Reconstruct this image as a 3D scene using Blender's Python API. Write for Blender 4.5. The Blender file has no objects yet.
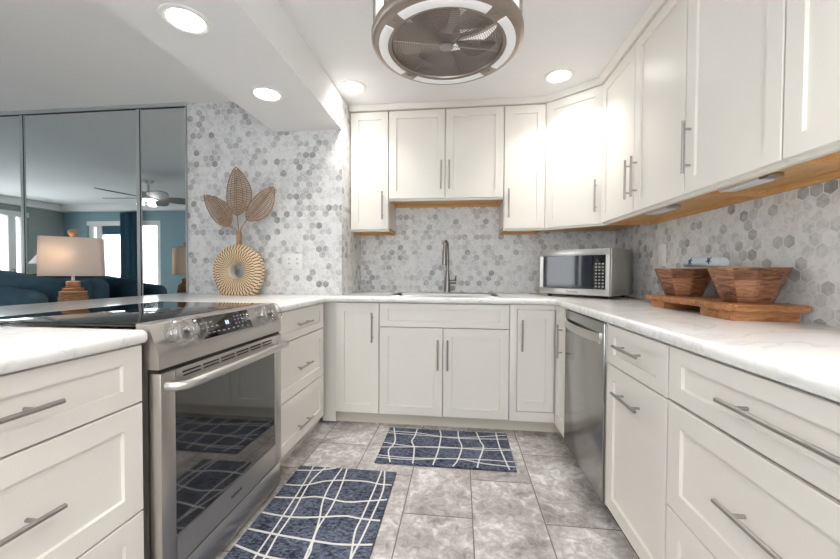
import bpy, bmesh, math, random
from mathutils import Vector, Matrix
PI = math.pi
random.seed(7)
S = bpy.context.scene
C = S.collection

# ------------------------------------------------------------------ camera, world, exposure
cam_d = bpy.data.cameras.new('camera')
cam = bpy.data.objects.new('camera', cam_d); C.objects.link(cam)
def _cam():
    yaw, pitch, roll = .1117, .0209, .0048
    r = Vector((math.cos(yaw), math.sin(yaw), 0)); fw = Vector((-math.sin(yaw), math.cos(yaw), 0)); up = Vector((0, 0, 1))
    f2 = fw*math.cos(pitch) - up*math.sin(pitch); u2 = up*math.cos(pitch) + fw*math.sin(pitch)
    r3 = r*math.cos(roll) + u2*math.sin(roll); u3 = u2*math.cos(roll) - r*math.sin(roll)
    m = Matrix((r3, u3, -f2)).transposed().to_4x4()
    m.translation = Vector((.119, -3.1627, 1.122))
    cam.matrix_world = m
_cam()
cam_d.sensor_fit = 'HORIZONTAL'; cam_d.sensor_width = 36; cam_d.lens = 36*359.684/840
cam_d.clip_start = .02
S.camera = cam
S.view_settings.view_transform = 'Standard'; S.view_settings.look = 'None'
S.view_settings.gamma = 1; S.view_settings.use_curve_mapping = False
S.view_settings.exposure = 0.69
CAN_POWER = 2.5        # watts of each recessed light
SOFFIT_POWER = 1.2     # soffit lights, set lower so the hexagon wall stays darker
BACK_POWER = 4.9       # unseen ceiling lights added as fill, set brighter
CAN_SPREAD = 2.0
FAN_GLOW = 3.0
SKY = 4.0
w = bpy.data.worlds.new('sky'); S.world = w; w.use_nodes = True
bg = w.node_tree.nodes['Background']; bg.inputs[0].default_value = (.95, .98, 1, 1); bg.inputs[1].default_value = SKY

# ------------------------------------------------------------------ node helpers
class NT:
    def __init__(s, name):
        s.m = bpy.data.materials.new(name); s.m.use_nodes = True
        s.t = s.m.node_tree; s.n = s.t.nodes; s.b = s.n['Principled BSDF']
    def add(s, typ, *ins, **kw):
        nd = s.n.new(typ)
        for k, v in kw.items(): setattr(nd, k, v)
        for i, v in enumerate(ins):
            if v is None: continue
            s.put(nd.inputs[i], v)
        return nd
    def put(s, sock, v):
        if isinstance(v, bpy.types.NodeSocket): s.t.links.new(v, sock)
        elif isinstance(v, bpy.types.Node): s.t.links.new(v.outputs[0], sock)
        else: sock.default_value = v
    def math(s, op, a, b=None, c=None): return s.add('ShaderNodeMath', a, b, c, operation=op).outputs[0]
    def vec(s, op, a, b=None, c=None):
        nd = s.add('ShaderNodeVectorMath', operation=op)
        for i, v in enumerate((a, b, c)):
            if v is not None: s.put(nd.inputs[i], v)
        return nd.outputs[1] if op in ('LENGTH', 'DOT_PRODUCT', 'DISTANCE') else nd.outputs[0]
    def mix(s, f, a, b, blend='MIX'):
        nd = s.n.new('ShaderNodeMix'); nd.data_type = 'RGBA'; nd.blend_type = blend
        s.put(nd.inputs[0], f)
        for i, v in ((6, a), (7, b)):
            s.put(nd.inputs[i], v if not isinstance(v, tuple) else (*v, 1)[:4])
        return nd.outputs[2]
    def vmix(s, f, a, b):
        nd = s.n.new('ShaderNodeMix'); nd.data_type = 'VECTOR'
        s.put(nd.inputs[0], f); s.put(nd.inputs[4], a); s.put(nd.inputs[5], b)
        return nd.outputs[1]
    def noise(s, vec, scale, detail=3, rough=.5, dist=0):
        nd = s.add('ShaderNodeTexNoise'); s.put(nd.inputs['Vector'], vec)
        nd.inputs['Scale'].default_value = scale; nd.inputs['Detail'].default_value = detail
        nd.inputs['Roughness'].default_value = rough; nd.inputs['Distortion'].default_value = dist
        return nd.outputs[0]
    def ramp(s, f, *stops):
        nd = s.add('ShaderNodeValToRGB', f); e = nd.color_ramp.elements
        while len(e) < len(stops): e.new(.5)
        for el, (p, c) in zip(e, stops):
            el.position = p; el.color = (c, c, c, 1) if isinstance(c, (int, float)) else (*c, 1)
        return nd.outputs[0]
    def pos(s): return s.add('ShaderNodeNewGeometry').outputs[0]
    def obj(s): return s.add('ShaderNodeTexCoord').outputs['Object']
    def bump(s, h, strength=.2, dist=.002):
        nd = s.add('ShaderNodeBump'); nd.inputs['Strength'].default_value = strength
        nd.inputs['Distance'].default_value = dist; s.put(nd.inputs['Height'], h)
        s.put(s.b.inputs['Normal'], nd.outputs[0])
    def set(s, **kw):
        names = dict(col='Base Color', rough='Roughness', metal='Metallic', spec='Specular IOR Level', ior='IOR', trans='Transmission Weight',
                     emit='Emission Color', es='Emission Strength', coat='Coat Weight', alpha='Alpha', sheen='Sheen Weight')
        for k, v in kw.items():
            if isinstance(v, tuple) and len(v) == 3: v = (*v, 1)
            s.put(s.b.inputs[names[k]], v)
        return s
def plain(name, col, rough=.5, metal=0, noise=0, nscale=30, **kw):
    t = NT(name); t.set(rough=rough, metal=metal, **kw)
    if noise:
        n = t.noise(t.obj(), nscale, 3)
        t.set(col=t.mix(n, tuple(c*(1-noise) for c in col), tuple(min(1, c*(1+noise)) for c in col)))
    else: t.set(col=col)
    return t.m
def emissive(name, col, strength):
    t = NT(name); t.set(col=(.9, .9, .9), emit=col, es=strength); return t.m

def hexmat(name, axis, light=(.76, .76, .76), dark=(.22, .225, .23), s=.0515, grout=(.75, .75, .745)):
    t = NT(name)
    sep = t.add('ShaderNodeSeparateXYZ', t.pos())
    u = t.math('DIVIDE', sep.outputs[axis], s); v = t.math('DIVIDE', sep.outputs[2], s)
    p = t.add('ShaderNodeCombineXYZ', t.math('ADD', u, 400.0), t.math('ADD', v, 1.7320508*100), 0.0).outputs[0]
    R = (1, 1.7320508, 1); H = (.5, .8660254, 0)
    flat = (1, 1, 0)
    a = t.vec('MULTIPLY', t.vec('SUBTRACT', t.vec('MODULO', p, R), H), flat)
    b = t.vec('MULTIPLY', t.vec('SUBTRACT', t.vec('MODULO', t.vec('SUBTRACT', p, H), R), H), flat)
    near = t.math('LESS_THAN', t.vec('LENGTH', a), t.vec('LENGTH', b))
    g = t.vmix(near, b, a)
    ident = t.vec('SNAP', t.vec('ADD', t.vec('SUBTRACT', p, g), (.1, .1, .1)), (.5, .8660254, 1))
    q = t.add('ShaderNodeSeparateXYZ', t.vec('ABSOLUTE', g))
    d = t.math('MAXIMUM', q.outputs[0], t.math('ADD', t.math('MULTIPLY', q.outputs[0], .5), t.math('MULTIPLY', q.outputs[1], .8660254)))
    gm = t.ramp(d, (.455, 0.0), (.475, 1.0))
    wn = t.add('ShaderNodeTexWhiteNoise', ident)
    tone = t.ramp(wn.outputs[0], (0, 0.02), (.42, .13), (.66, .30), (.84, .55), (.95, .75), (1, 1.0))
    vp = t.vec('ADD', t.pos(), t.vec('MULTIPLY', wn.outputs[1], (7, 7, 7)))
    vein = t.ramp(t.noise(vp, 22, 5, .6, 1.2), (.38, 0.0), (.5, .5), (.62, 1.0))
    f = t.math('ADD', t.math('MULTIPLY', tone, .8), t.math('MULTIPLY', t.math('SUBTRACT', vein, .5), .32))
    f = t.math('MINIMUM', t.math('MAXIMUM', f, 0.0), 1.0)
    col = t.mix(f, light, dark)
    t.set(col=t.mix(gm, col, grout), rough=.38)
    t.bump(t.math('SUBTRACT', 1.0, gm), .35, .0015)
    return t.m

def floor_mat():
    t = NT('grey_stone_floor_tile')
    sep = t.add('ShaderNodeSeparateXYZ', t.pos())
    x = t.math('ADD', sep.outputs[1], 1.53 + .31 + 6.2); y = t.math('ADD', sep.outputs[0], .14 + 9.66 + .0)
    v = t.add('ShaderNodeCombineXYZ', x, y, 0.0).outputs[0]
    br = t.add('ShaderNodeTexBrick', v); br.offset = .5; br.offset_frequency = 2
    for k, val in (('Scale', 1), ('Mortar Size', .0028), ('Mortar Smooth', .1), ('Bias', 0), ('Brick Width', .62), ('Row Height', .322)):
        br.inputs[k].default_value = val
    br.inputs['Color1'].default_value = (.0, .0, .0, 1); br.inputs['Color2'].default_value = (1, 1, 1, 1)
    br.inputs['Mortar'].default_value = (0, 0, 0, 1)
    off = t.vec('MULTIPLY', br.outputs[0], (5, 3, 0))
    p = t.vec('ADD', t.pos(), off)
    n1 = t.noise(p, 3.2, 6, .62, .8); n2 = t.noise(p, 20, 6, .7, 1.0)
    f = t.math('ADD', t.math('MULTIPLY', n1, .52), t.math('MULTIPLY', n2, .48))
    c = t.ramp(f, (.34, (.15, .13, .12)), (.44, (.31, .285, .27)), (.53, (.47, .445, .435)), (.62, (.74, .73, .725)))
    t.set(col=t.mix(br.outputs[1], c, (.13, .115, .10)), rough=.42)
    t.bump(t.math('SUBTRACT', t.math('MULTIPLY', n2, .3), br.outputs[1]), .25, .002)
    return t.m
def quartz():
    t = NT('white_quartz')
    n = t.noise(t.pos(), 2.2, 7, .6, 2.2)
    vein = t.ramp(n, (.46, 0.0), (.495, .55), (.53, 0.0))
    m = t.noise(t.pos(), 5, 5)
    base = t.mix(m, (.82, .81, .80), (.90, .895, .885))
    t.set(col=t.mix(t.math('MULTIPLY', vein, .5), base, (.46, .45, .45)), rough=.14)
    return t.m
def brushed(name, col, rough, axis=(1, 1, 60), scale=8, amt=.12):
    t = NT(name)
    n = t.noise(t.vec('MULTIPLY', t.pos(), axis), scale, 3)
    t.set(col=t.mix(n, tuple(c*(1-amt) for c in col), tuple(min(1, c*(1+amt)) for c in col)), metal=1.0,
          rough=t.math('ADD', rough-.05, t.math('MULTIPLY', n, .1)))
    return t.m
def wood(name, a, b, stretch=(1, 1, 1), scale=12, rough=.45, c=None):
    t = NT(name)
    p = t.vec('MULTIPLY', t.obj(), stretch)
    n = t.noise(p, scale, 5, .6, 1.3); n2 = t.noise(p, scale*4, 3, .6, .5)
    f = t.math('ADD', t.math('MULTIPLY', n, .7), t.math('MULTIPLY', n2, .3))
    st = [(.32, a), (.55, b), (.7, c or b)]
    t.set(col=t.ramp(f, *st), rough=rough); t.bump(n2, .15, .001)
    return t.m
def fabric(name, a, b, scale=160, rough=.95, bump=.5):
    t = NT(name); n = t.noise(t.obj(), scale, 3); m = t.noise(t.obj(), 9, 4)
    t.set(col=t.mix(t.math('ADD', t.math('MULTIPLY', n, .7), t.math('MULTIPLY', m, .3)), a, b), rough=rough)
    t.bump(n, bump, .002); return t.m
def clear_plastic():
    t = NT('clear_plastic')
    g = t.add('ShaderNodeBsdfGlossy'); g.inputs[0].default_value = (1, 1, 1, 1); g.inputs['Roughness'].default_value = .06
    tr = t.add('ShaderNodeBsdfTransparent'); tr.inputs[0].default_value = (.93, .93, .93, 1)
    fr = t.add('ShaderNodeFresnel'); fr.inputs[0].default_value = 1.6
    ms = t.add('ShaderNodeMixShader', t.math('MULTIPLY', t.math('ADD', t.math('MULTIPLY', fr.outputs[0], .9), .10), t.math('SUBTRACT', 1.0, t.add('ShaderNodeNewGeometry').outputs['Backfacing'])), tr.outputs[0], g.outputs[0])
    t.t.links.new(ms.outputs[0], t.n['Material Output'].inputs[0]); return t.m
def pane_glass():
    t = NT('window_glass')
    g = t.add('ShaderNodeBsdfGlossy'); g.inputs['Roughness'].default_value = .02
    tr = t.add('ShaderNodeBsdfTransparent')
    fr = t.add('ShaderNodeFresnel'); fr.inputs[0].default_value = 1.45
    bf = t.add('ShaderNodeNewGeometry').outputs['Backfacing']
    ms = t.add('ShaderNodeMixShader', t.math('MULTIPLY', fr.outputs[0], t.math('SUBTRACT', 1.0, bf)), tr.outputs[0], g.outputs[0])
    t.t.links.new(ms.outputs[0], t.n['Material Output'].inputs[0]); return t.m
def shade_linen():
    t = NT('shade_linen')
    n = t.noise(t.vec('MULTIPLY', t.obj(), (1, 1, 3)), 220, 2)
    col = t.mix(n, (.62, .58, .55), (.74, .70, .67))
    df = t.add('ShaderNodeBsdfDiffuse', col); tl = t.add('ShaderNodeBsdfTranslucent', col)
    ms = t.add('ShaderNodeMixShader', .45, df.outputs[0], tl.outputs[0])
    t.t.links.new(ms.outputs[0], t.n['Material Output'].inputs[0]); return t.m
def rattan_radial():
    t = NT('striped_rattan')
    sp = t.add('ShaderNodeSeparateXYZ', t.obj())
    ang = t.math('ARCTAN2', sp.outputs[2], sp.outputs[0])
    rad = t.math('SQRT', t.math('ADD', t.math('MULTIPLY', sp.outputs[0], sp.outputs[0]), t.math('MULTIPLY', sp.outputs[2], sp.outputs[2])))
    ringid = t.math('FLOOR', t.math('MULTIPLY', rad, 26.0))
    fr = t.math('FRACT', t.math('ADD', t.math('MULTIPLY', ang, 46/(2*PI)), t.math('ADD', t.math('MULTIPLY', ringid, .5), 20.0)))
    line = t.math('LESS_THAN', fr, .34)
    rf = t.math('FRACT', t.math('MULTIPLY', rad, 26.0))
    n = t.noise(t.obj(), 30, 3)
    base = t.mix(n, (.60, .42, .25), (.80, .64, .44))
    t.set(col=t.mix(line, base, (.12, .055, .028)), rough=.4)
    t.bump(t.math('SUBTRACT', 1.0, line), .4, .002); return t.m

M = {}
M['paint'] = plain('cream_cabinet_paint', (.82, .79, .735), .36)
M['carcass'] = plain('cream_cabinet_box', (.78, .755, .695), .42)
M['toe'] = plain('cream_toe_board', (.70, .65, .56), .5)
M['hex_x'] = hexmat('hexagon_marble_facing_room', 0)
M['hex_y'] = hexmat('hexagon_marble_facing_side', 1)
M['floor'] = floor_mat()
M['quartz'] = quartz()
M['ceil'] = plain('white_ceiling_paint', (.82, .815, .81), .9, noise=.03, nscale=60)
M['white'] = plain('white_trim_paint', (.80, .79, .77), .5)
M['teal'] = plain('teal_wall_paint', (.24, .36, .40), .8, noise=.15, nscale=3)
M['sage'] = plain('grey_green_wall_paint', (.30, .34, .33), .8, noise=.1, nscale=3)
M['steel'] = brushed('brushed_stainless_steel', (.60, .585, .565), .32, (1, 1, 60), 8, .05)
M['steel_y'] = brushed('brushed_stainless_front', (.53, .505, .48), .33, (60, 1, 60), 6, .05)
M['dwsteel'] = brushed('dark_stainless_front', (.40, .395, .39), .22, (60, 40, 1), 6, .04)
M['sink'] = brushed('sink_steel', (.38, .38, .38), .34)
M['faucet'] = plain('dark_brushed_nickel', (.30, .285, .27), .3, 1.0)
M['nickel'] = plain('brushed_nickel', (.43, .415, .40), .32, 1.0)
M['dnickel'] = plain('antique_nickel', (.40, .345, .30), .40, 1.0, noise=.1, nscale=20)
M['chrome'] = plain('polished_chrome', (.75, .75, .76), .12, 1.0)
M['black'] = plain('black_plastic', (.012, .012, .012), .4)
M['slot'] = plain('dark_gap', (.02, .018, .016), .7)
M['glassblk'] = plain('black_glass', (.012, .012, .013), .04, ior=1.75)
M['ovenglass'] = plain('smoked_oven_glass', (.012, .012, .012), .05, ior=2.0)
M['mirrorframe'] = plain('satin_mirror_frame', (.42, .45, .46), .3)
M['mirror'] = plain('mirror_silver', (.66, .70, .71), .015, 1.0)
M['underwood'] = wood('honey_plywood', (.58, .31, .12), (.70, .42, .18), (1, 6, 6), 6, .5, (.76, .48, .23))
def stave_wood():
    t = NT('acacia_staves')
    sp = t.add('ShaderNodeSeparateXYZ', t.obj())
    k = t.math('FLOOR', t.math('MULTIPLY', t.math('ADD', t.math('ARCTAN2', sp.outputs[1], sp.outputs[0]), 6.0), 9/(2*PI)))
    wn = t.add('ShaderNodeTexWhiteNoise', t.add('ShaderNodeCombineXYZ', k, t.math('FLOOR', t.math('MULTIPLY', sp.outputs[2], 22.0)), 0.0).outputs[0])
    p = t.vec('ADD', t.vec('MULTIPLY', t.obj(), (1.0, 1.0, 6)), t.vec('MULTIPLY', wn.outputs[1], (4, 4, 4)))
    n = t.noise(p, 11, 6, .65, 1.4)
    f = t.math('ADD', t.math('MULTIPLY', n, .8), t.math('MULTIPLY', wn.outputs[0], .2))
    t.set(col=t.ramp(f, (.34, (.09, .034, .018)), (.5, (.26, .11, .055)), (.62, (.40, .20, .105)), (.75, (.52, .30, .17))), rough=.42); return t.m
M['acacia'] = stave_wood()
M['liveedge'] = wood('live_edge_wood', (.20, .06, .02), (.45, .20, .075), (5, 1, 5), 7, .38, (.62, .36, .16))
def rug_pile():
    t = NT('navy_rug_pile')
    n = t.noise(t.vec('MULTIPLY', t.obj(), (.45, 1, 1)), 130, 3, .6); m = t.noise(t.obj(), 7, 4)
    f = t.ramp(t.math('ADD', t.math('MULTIPLY', n, .75), t.math('MULTIPLY', m, .25)), (.40, 0.0), (.60, 1.0))
    t.set(col=t.mix(f, (.008, .012, .030), (.135, .155, .215)), rough=.95); t.bump(n, .7, .003); return t.m
M['rug'] = rug_pile()
M['rugline'] = fabric('cream_rug_yarn', (.55, .54, .52), (.78, .77, .74), 300)
M['sofa'] = fabric('blue_sofa_fabric', (.016, .05, .085), (.05, .12, .175), 90, .85, .3)
M['curtain'] = fabric('teal_curtain', (.03, .09, .13), (.07, .16, .21), 60, .9, .2)
M['linen'] = shade_linen()
M['rattan'] = wood('woven_rattan', (.16, .075, .035), (.38, .20, .10), (1, 1, 14), 14, .6, (.52, .32, .18))
M['leaf'] = wood('dried_palm_weave', (.15, .085, .045), (.33, .205, .12), (6, 6, 6), 12, .7, (.46, .31, .2))
M['vase'] = rattan_radial()
M['cream'] = plain('pale_inner_glaze', (.62, .60, .50), .4)
M['plate'] = plain('white_plate_plastic', (.80, .80, .79), .35)
M['acrylic'] = emissive('frosted_acrylic', (1, .985, .97), FAN_GLOW*.02)
M['drum'] = emissive('lit_drum_acrylic', (1, .97, .93), FAN_GLOW*.12)
M['can'] = emissive('lit_diffuser', (1, .965, .92), 10)
M['bulb'] = emissive('lit_bulb', (1, .72, .48), 32)
M['fanbulb'] = emissive('lit_fan_lamp', (1, .95, .9), 9)
M['blue_led'] = emissive('blue_digits', (.02, .12, 1), .9)
M['legend'] = plain('grey_legend_print', (.32, .32, .32), .5)
M['clear'] = clear_plastic()
M['glass'] = pane_glass()
M['towel'] = fabric('pale_blue_cloth', (.55, .64, .70), (.75, .80, .84), 120)
M['star'] = plain('dark_blue_print', (.05, .09, .16), .9)
M['ledbar'] = plain('white_led_bar', (.78, .80, .82), .3)
M['yellow'] = plain('pale_yellow_ceramic', (.62, .58, .30), .4)
M['concrete'] = plain('balcony_concrete', (.5, .49, .47), .9)
M['fanleaf'] = wood('grey_fan_blade', (.10, .09, .08), (.18, .165, .15), (1, 1, 1), 8, .5)
M['mwdoor'] = plain('microwave_glass', (.012, .016, .026), .04, ior=1.55)
M['housewall'] = plain('neighbour_house_wall', (.12, .12, .13), .9)

# ------------------------------------------------------------------ mesh helpers
class MB:
    def __init__(s): s.bm = bmesh.new()
    def _mi(s, faces, mi):
        for f in faces: f.material_index = mi
        return s
    def box(s, x0, x1, y0, y1, z0, z1, bev=0, seg=2, mi=0, rot=0):
        bm = bmesh.new()
        bmesh.ops.create_cube(bm, size=1)
        bmesh.ops.scale(bm, verts=bm.verts, vec=(abs(x1-x0), abs(y1-y0), abs(z1-z0)))
        if bev: bmesh.ops.bevel(bm, geom=bm.edges[:], offset=bev, segments=seg, profile=.5, affect='EDGES')
        if rot: bmesh.ops.rotate(bm, verts=bm.verts, cent=(0, 0, 0), matrix=Matrix.Rotation(rot, 3, 'Z'))
        bmesh.ops.translate(bm, verts=bm.verts, vec=((x0+x1)/2, (y0+y1)/2, (z0+z1)/2))
        return s.join(bm, mi)
    def join(s, bm, mi=0):
        mp = {}
        for v in bm.verts: mp[v] = s.bm.verts.new(v.co)
        for f in bm.faces:
            try: nf = s.bm.faces.new([mp[v] for v in f.verts]); nf.material_index = mi
            except ValueError: pass
        bm.free(); return s
    def cyl(s, p0, p1, r0, r1=None, seg=20, mi=0, caps=True):
        p0, p1 = Vector(p0), Vector(p1); r1 = r0 if r1 is None else r1
        d = (p1-p0).normalized(); q = d.to_track_quat('Z', 'Y')
        a, b = [], []
        for i in range(seg):
            o = q @ Vector((math.cos(2*PI*i/seg), math.sin(2*PI*i/seg), 0))
            a.append(s.bm.verts.new(p0+o*r0)); b.append(s.bm.verts.new(p1+o*r1))
        fs = [s.bm.faces.new((a[i], a[(i+1) % seg], b[(i+1) % seg], b[i])) for i in range(seg)]
        if caps: fs += [s.bm.faces.new(a[::-1]), s.bm.faces.new(b)]
        return s._mi(fs, mi)
    def tube(s, pts, r, seg=10, closed=False, mi=0):
        pts = [Vector(p) for p in pts]; n = len(pts); rings = []
        rr = r if isinstance(r, (list, tuple)) else [r]*n
        up = None
        for i, p in enumerate(pts):
            a = pts[(i-1) % n] if (closed or i > 0) else p; b = pts[(i+1) % n] if (closed or i < n-1) else p
            t = (b-a).normalized()
            if up is None: up = t.orthogonal().normalized()
            up = (up - t*up.dot(t)).normalized() if (up - t*up.dot(t)).length > 1e-6 else t.orthogonal().normalized()
            sd = t.cross(up)
            rings.append([s.bm.verts.new(p + (up*math.cos(2*PI*k/seg) + sd*math.sin(2*PI*k/seg))*rr[i]) for k in range(seg)])
        fs = []
        for i in range(n if closed else n-1):
            A, B = rings[i], rings[(i+1) % n]
            off = 0
            if closed and i == n-1:
                off = min(range(seg), key=lambda o: (A[0].co-B[o].co).length)
            for k in range(seg):
                fs.append(s.bm.faces.new((A[k], A[(k+1) % seg], B[(k+1+off) % seg], B[(k+off) % seg])))
        if not closed: fs += [s.bm.faces.new(rings[0][::-1]), s.bm.faces.new(rings[-1])]
        return s._mi(fs, mi)
    def lathe(s, prof, c=(0, 0), seg=48, mi=0, a0=0, a1=2*PI, closed_prof=False):
        full = abs(a1-a0-2*PI) < 1e-6; n = seg if full else seg+1
        cols = []
        for i in range(n):
            a = a0 + (a1-a0)*i/seg
            cols.append([s.bm.verts.new((c[0]+r*math.cos(a), c[1]+r*math.sin(a), z)) for r, z in prof])
        fs = []; m = len(prof)
        for i in range(seg):
            A, B = cols[i], cols[(i+1) % n]
            for k in range(m if closed_prof else m-1):
                vs = [A[k], B[k], B[(k+1) % m], A[(k+1) % m]]
                try: fs.append(s.bm.faces.new(vs))
                except ValueError: pass
        if not full and closed_prof: fs += [s.bm.faces.new(cols[0][::-1]), s.bm.faces.new(cols[-1])]
        return s._mi(fs, mi)
    def prism(s, poly, z0, z1, mi=0):
        a = [s.bm.verts.new((x, y, z0)) for x, y in poly]; b = [s.bm.verts.new((x, y, z1)) for x, y in poly]
        n = len(poly)
        fs = [s.bm.faces.new((a[i], a[(i+1) % n], b[(i+1) % n], b[i])) for i in range(n)]
        fs += [s.bm.faces.new(a[::-1]), s.bm.faces.new(b)]
        return s._mi(fs, mi)
    def extrude_profile(s, prof, x0, x1, mi=0):     # prof in (y,z), swept along x
        a = [s.bm.verts.new((x0, y, z)) for y, z in prof]; b = [s.bm.verts.new((x1, y, z)) for y, z in prof]
        n = len(prof)
        fs = [s.bm.faces.new((a[i], a[(i+1) % n], b[(i+1) % n], b[i])) for i in range(n)]
        fs += [s.bm.faces.new(a[::-1]), s.bm.faces.new(b)]
        return s._mi(fs, mi)
    def xform(s, m): bmesh.ops.transform(s.bm, matrix=m, verts=s.bm.verts); return s
    def build(s, name, mats, parent=None, angle=35, weld=True):
        if weld: bmesh.ops.remove_doubles(s.bm, verts=s.bm.verts, dist=1e-6)
        bmesh.ops.recalc_face_normals(s.bm, faces=s.bm.faces)
        me = bpy.data.meshes.new(name); s.bm.to_mesh(me); s.bm.free()
        for m in (mats if isinstance(mats, (list, tuple)) else [mats]): me.materials.append(M[m] if isinstance(m, str) else m)
        me.shade_smooth(); me.set_sharp_from_angle(angle=math.radians(angle))
        o = bpy.data.objects.new(name, me); C.objects.link(o)
        if parent: o.parent = parent
        return o
def thing(name, label, cat, loc=(0, 0, 0), rz=0, group=None):
    o = bpy.data.objects.new(name, None); C.objects.link(o); o.empty_display_size = .05
    o.location = loc; o.rotation_euler = (0, 0, rz)
    return tag(o, label, cat, group)
def tag(o, label, cat, group=None):
    o['label'] = label; o['category'] = cat
    if group: o['group'] = group
    return o
def struct(o): o['kind'] = 'structure'; return o
def text(name, body, size, mat, parent, loc, rot=(0, 0, 0), ext=.0004):
    cu = bpy.data.curves.new(name, 'FONT'); cu.body = body; cu.size = size; cu.extrude = ext; cu.align_x = 'CENTER'; cu.align_y = 'CENTER'
    tmp = bpy.data.objects.new(name, cu); C.objects.link(tmp)
    me = bpy.data.meshes.new_from_object(tmp.evaluated_get(bpy.context.evaluated_depsgraph_get()))
    bpy.data.objects.remove(tmp); bpy.data.curves.remove(cu)
    me.materials.clear(); me.materials.append(M[mat])
    o = bpy.data.objects.new(name, me); C.objects.link(o); o.parent = parent; o.location = loc; o.rotation_euler = rot
    return o

# ------------------------------------------------------------------ the setting
CT = .944            # counter top height
XW, YS, XS = 1.40, -.52, -.774
FRONT, LEFT, CEIL = -4.45, -8.0, 2.44
struct(MB().box(LEFT-.3, XW+.3, FRONT-.2, .3, -.1, 0).build('floor', 'floor'))
struct(MB().box(LEFT-.3, XW+.3, FRONT-.2, .3, CEIL, CEIL+.1).build('ceiling', 'ceil'))
struct(MB().box(-1.315, XS, FRONT, YS, 2.193, CEIL).build('soffit', 'ceil'))
struct(MB().box(XS, XW+.2, 0, .2, 0, CEIL).build('wall_back', 'hex_x'))
struct(MB().box(XW, XW+.2, FRONT-.2, 0, 0, CEIL).build('wall_right', 'hex_y'))
pw = MB().box(-2.035, XS, YS, .2, 0, CEIL)
pw.bm.normal_update()
for f in pw.bm.faces: f.material_index = 1 if abs(f.normal.x) > .5 else 0
struct(pw.build('wall_partition', ['hex_x', 'hex_y']))
struct(MB().box(LEFT-.2, -2.035, YS+.02, .2, 0, CEIL).build('wall_mirror', 'teal'))
def wall_with_hole(name, mat, along, pos, a0, a1, h0, h1, z0, z1):
    m = MB()
    for (p, q, r, t) in ((a0, h0, 0, CEIL), (h1, a1, 0, CEIL), (h0, h1, 0, z0), (h0, h1, z1, CEIL)):
        if q-p < 1e-4 or t-r < 1e-4: continue
        if along == 'x': m.box(p, q, pos-.2, pos, r, t)
        else: m.box(pos-.2, pos, p, q, r, t)
    return struct(m.build(name, mat))
m = MB()
for p, q, a, b in ((LEFT-.2, -7.45, 0, CEIL), (-7.45, -5.82, 2.12, CEIL), (-5.82, -1.3, 0, CEIL), (-1.3, 1.0, 2.1, CEIL), (-1.3, 1.0, 0, .8), (1.0, XW+.2, 0, CEIL)):
    m.box(p, q, FRONT-.2, FRONT, a, b)
struct(m.build('wall_front', 'teal'))
wall_with_hole('wall_left', 'sage', 'y', LEFT, FRONT-.2, .2, -3.85, -1.5, 0, 2.2)

def sliding_window(name, along, pos, a0, a1, z1, stiles, z0=0):
    m = MB()
    def bx(p, q, r, t, th=.06, o=0):
        if along == 'x': m.box(p, q, pos-.11+o, pos-.11+o+th, r, t, .004)
        else: m.box(pos-.11+o, pos-.11+o+th, p, q, r, t, .004)
    bx(a0, a1, z1-.09, z1, .12); bx(a0, a1, z0, z0+.08, .12)
    for p, wd in stiles: bx(p, p+wd, z0+.08, z1-.09, .08)
    f = struct(m.build(name, 'white'))
    g = MB()
    if along == 'x': g.box(a0, a1, pos-.09, pos-.084, z0+.08, z1-.09)
    else: g.box(pos-.09, pos-.084, a0, a1, z0+.08, z1-.09)
    g.build('pane', 'glass', f)
    return f
W1 = sliding_window('window_1', 'x', FRONT, -7.45, -5.82, 2.12, [(-7.45, .1), (-7.27, .11), (-6.68, .12), (-6.46, .1), (-5.92, .1)])
MB().box(-7.18, -6.68, FRONT-.10, FRONT-.05, 1.86, 2.03).build('blind_cassette', 'curtain', W1)
W3 = sliding_window('fill_window', 'x', FRONT, -1.3, 1.0, 2.1, [(-1.3, .08), (-.195, .09), (.92, .08)], .8)  # unseen window added behind the camera to fill the kitchen with daylight
W2 = sliding_window('window_2', 'y', LEFT, -3.85, -1.5, 2.2, [(-3.85, .1), (-3.68, .12), (-2.7, .1), (-1.6, .1)])
MB().tube([(LEFT-.03, -3.62, .98), (LEFT+.005, -3.62, .98), (LEFT+.005, -3.62, 1.14), (LEFT-.03, -3.62, 1.14)], .012).build('door_pull', 'nickel', W2)
struct(MB().box(LEFT, -2.1, FRONT, FRONT+.13, 2.31, CEIL, .006).build('trim_1', 'white'))
struct(MB().box(LEFT, LEFT+.13, FRONT+.13, -.5, 2.31, CEIL, .006).build('trim_2', 'white'))

# mirrored sliding doors of the closet
struct(MB().box(-5.7, -2.035, YS-.030, YS+.02, 2.416, CEIL, .003).build('trim_3', 'mirrorframe'))
for i, (x0, x1) in enumerate(((-4.57, -3.50), (-3.50, -2.43), (-2.43, -2.037))):
    yo = YS - .004
    fr = MB()
    fr.box(x0, x0+.006, yo-.010, yo+.006, .02, 2.415, .002, mi=2); e = .040 if i < 2 else .008
    fr.box(x1-e, x1-(.010 if i < 2 else 0), yo-.010, yo+.006, .02, 2.415, .002, mi=2)
    if i < 2: fr.box(x1-.010, x1, yo-.010, yo+.006, .02, 2.415, mi=1)
    fr.box(x0, x1, yo-.012, yo+.006, 2.408, 2.415, mi=1); fr.box(x0, x1, yo-.012, yo+.006, 0, .02)
    d = struct(fr.build('door_%d' % (i+1), ['chrome', 'slot', 'mirrorframe']))
    MB().box(x0+.006, x1-e, yo-.006, yo+.004, .02, 2.408).build('mirror_panel', 'mirror', d)

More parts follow.
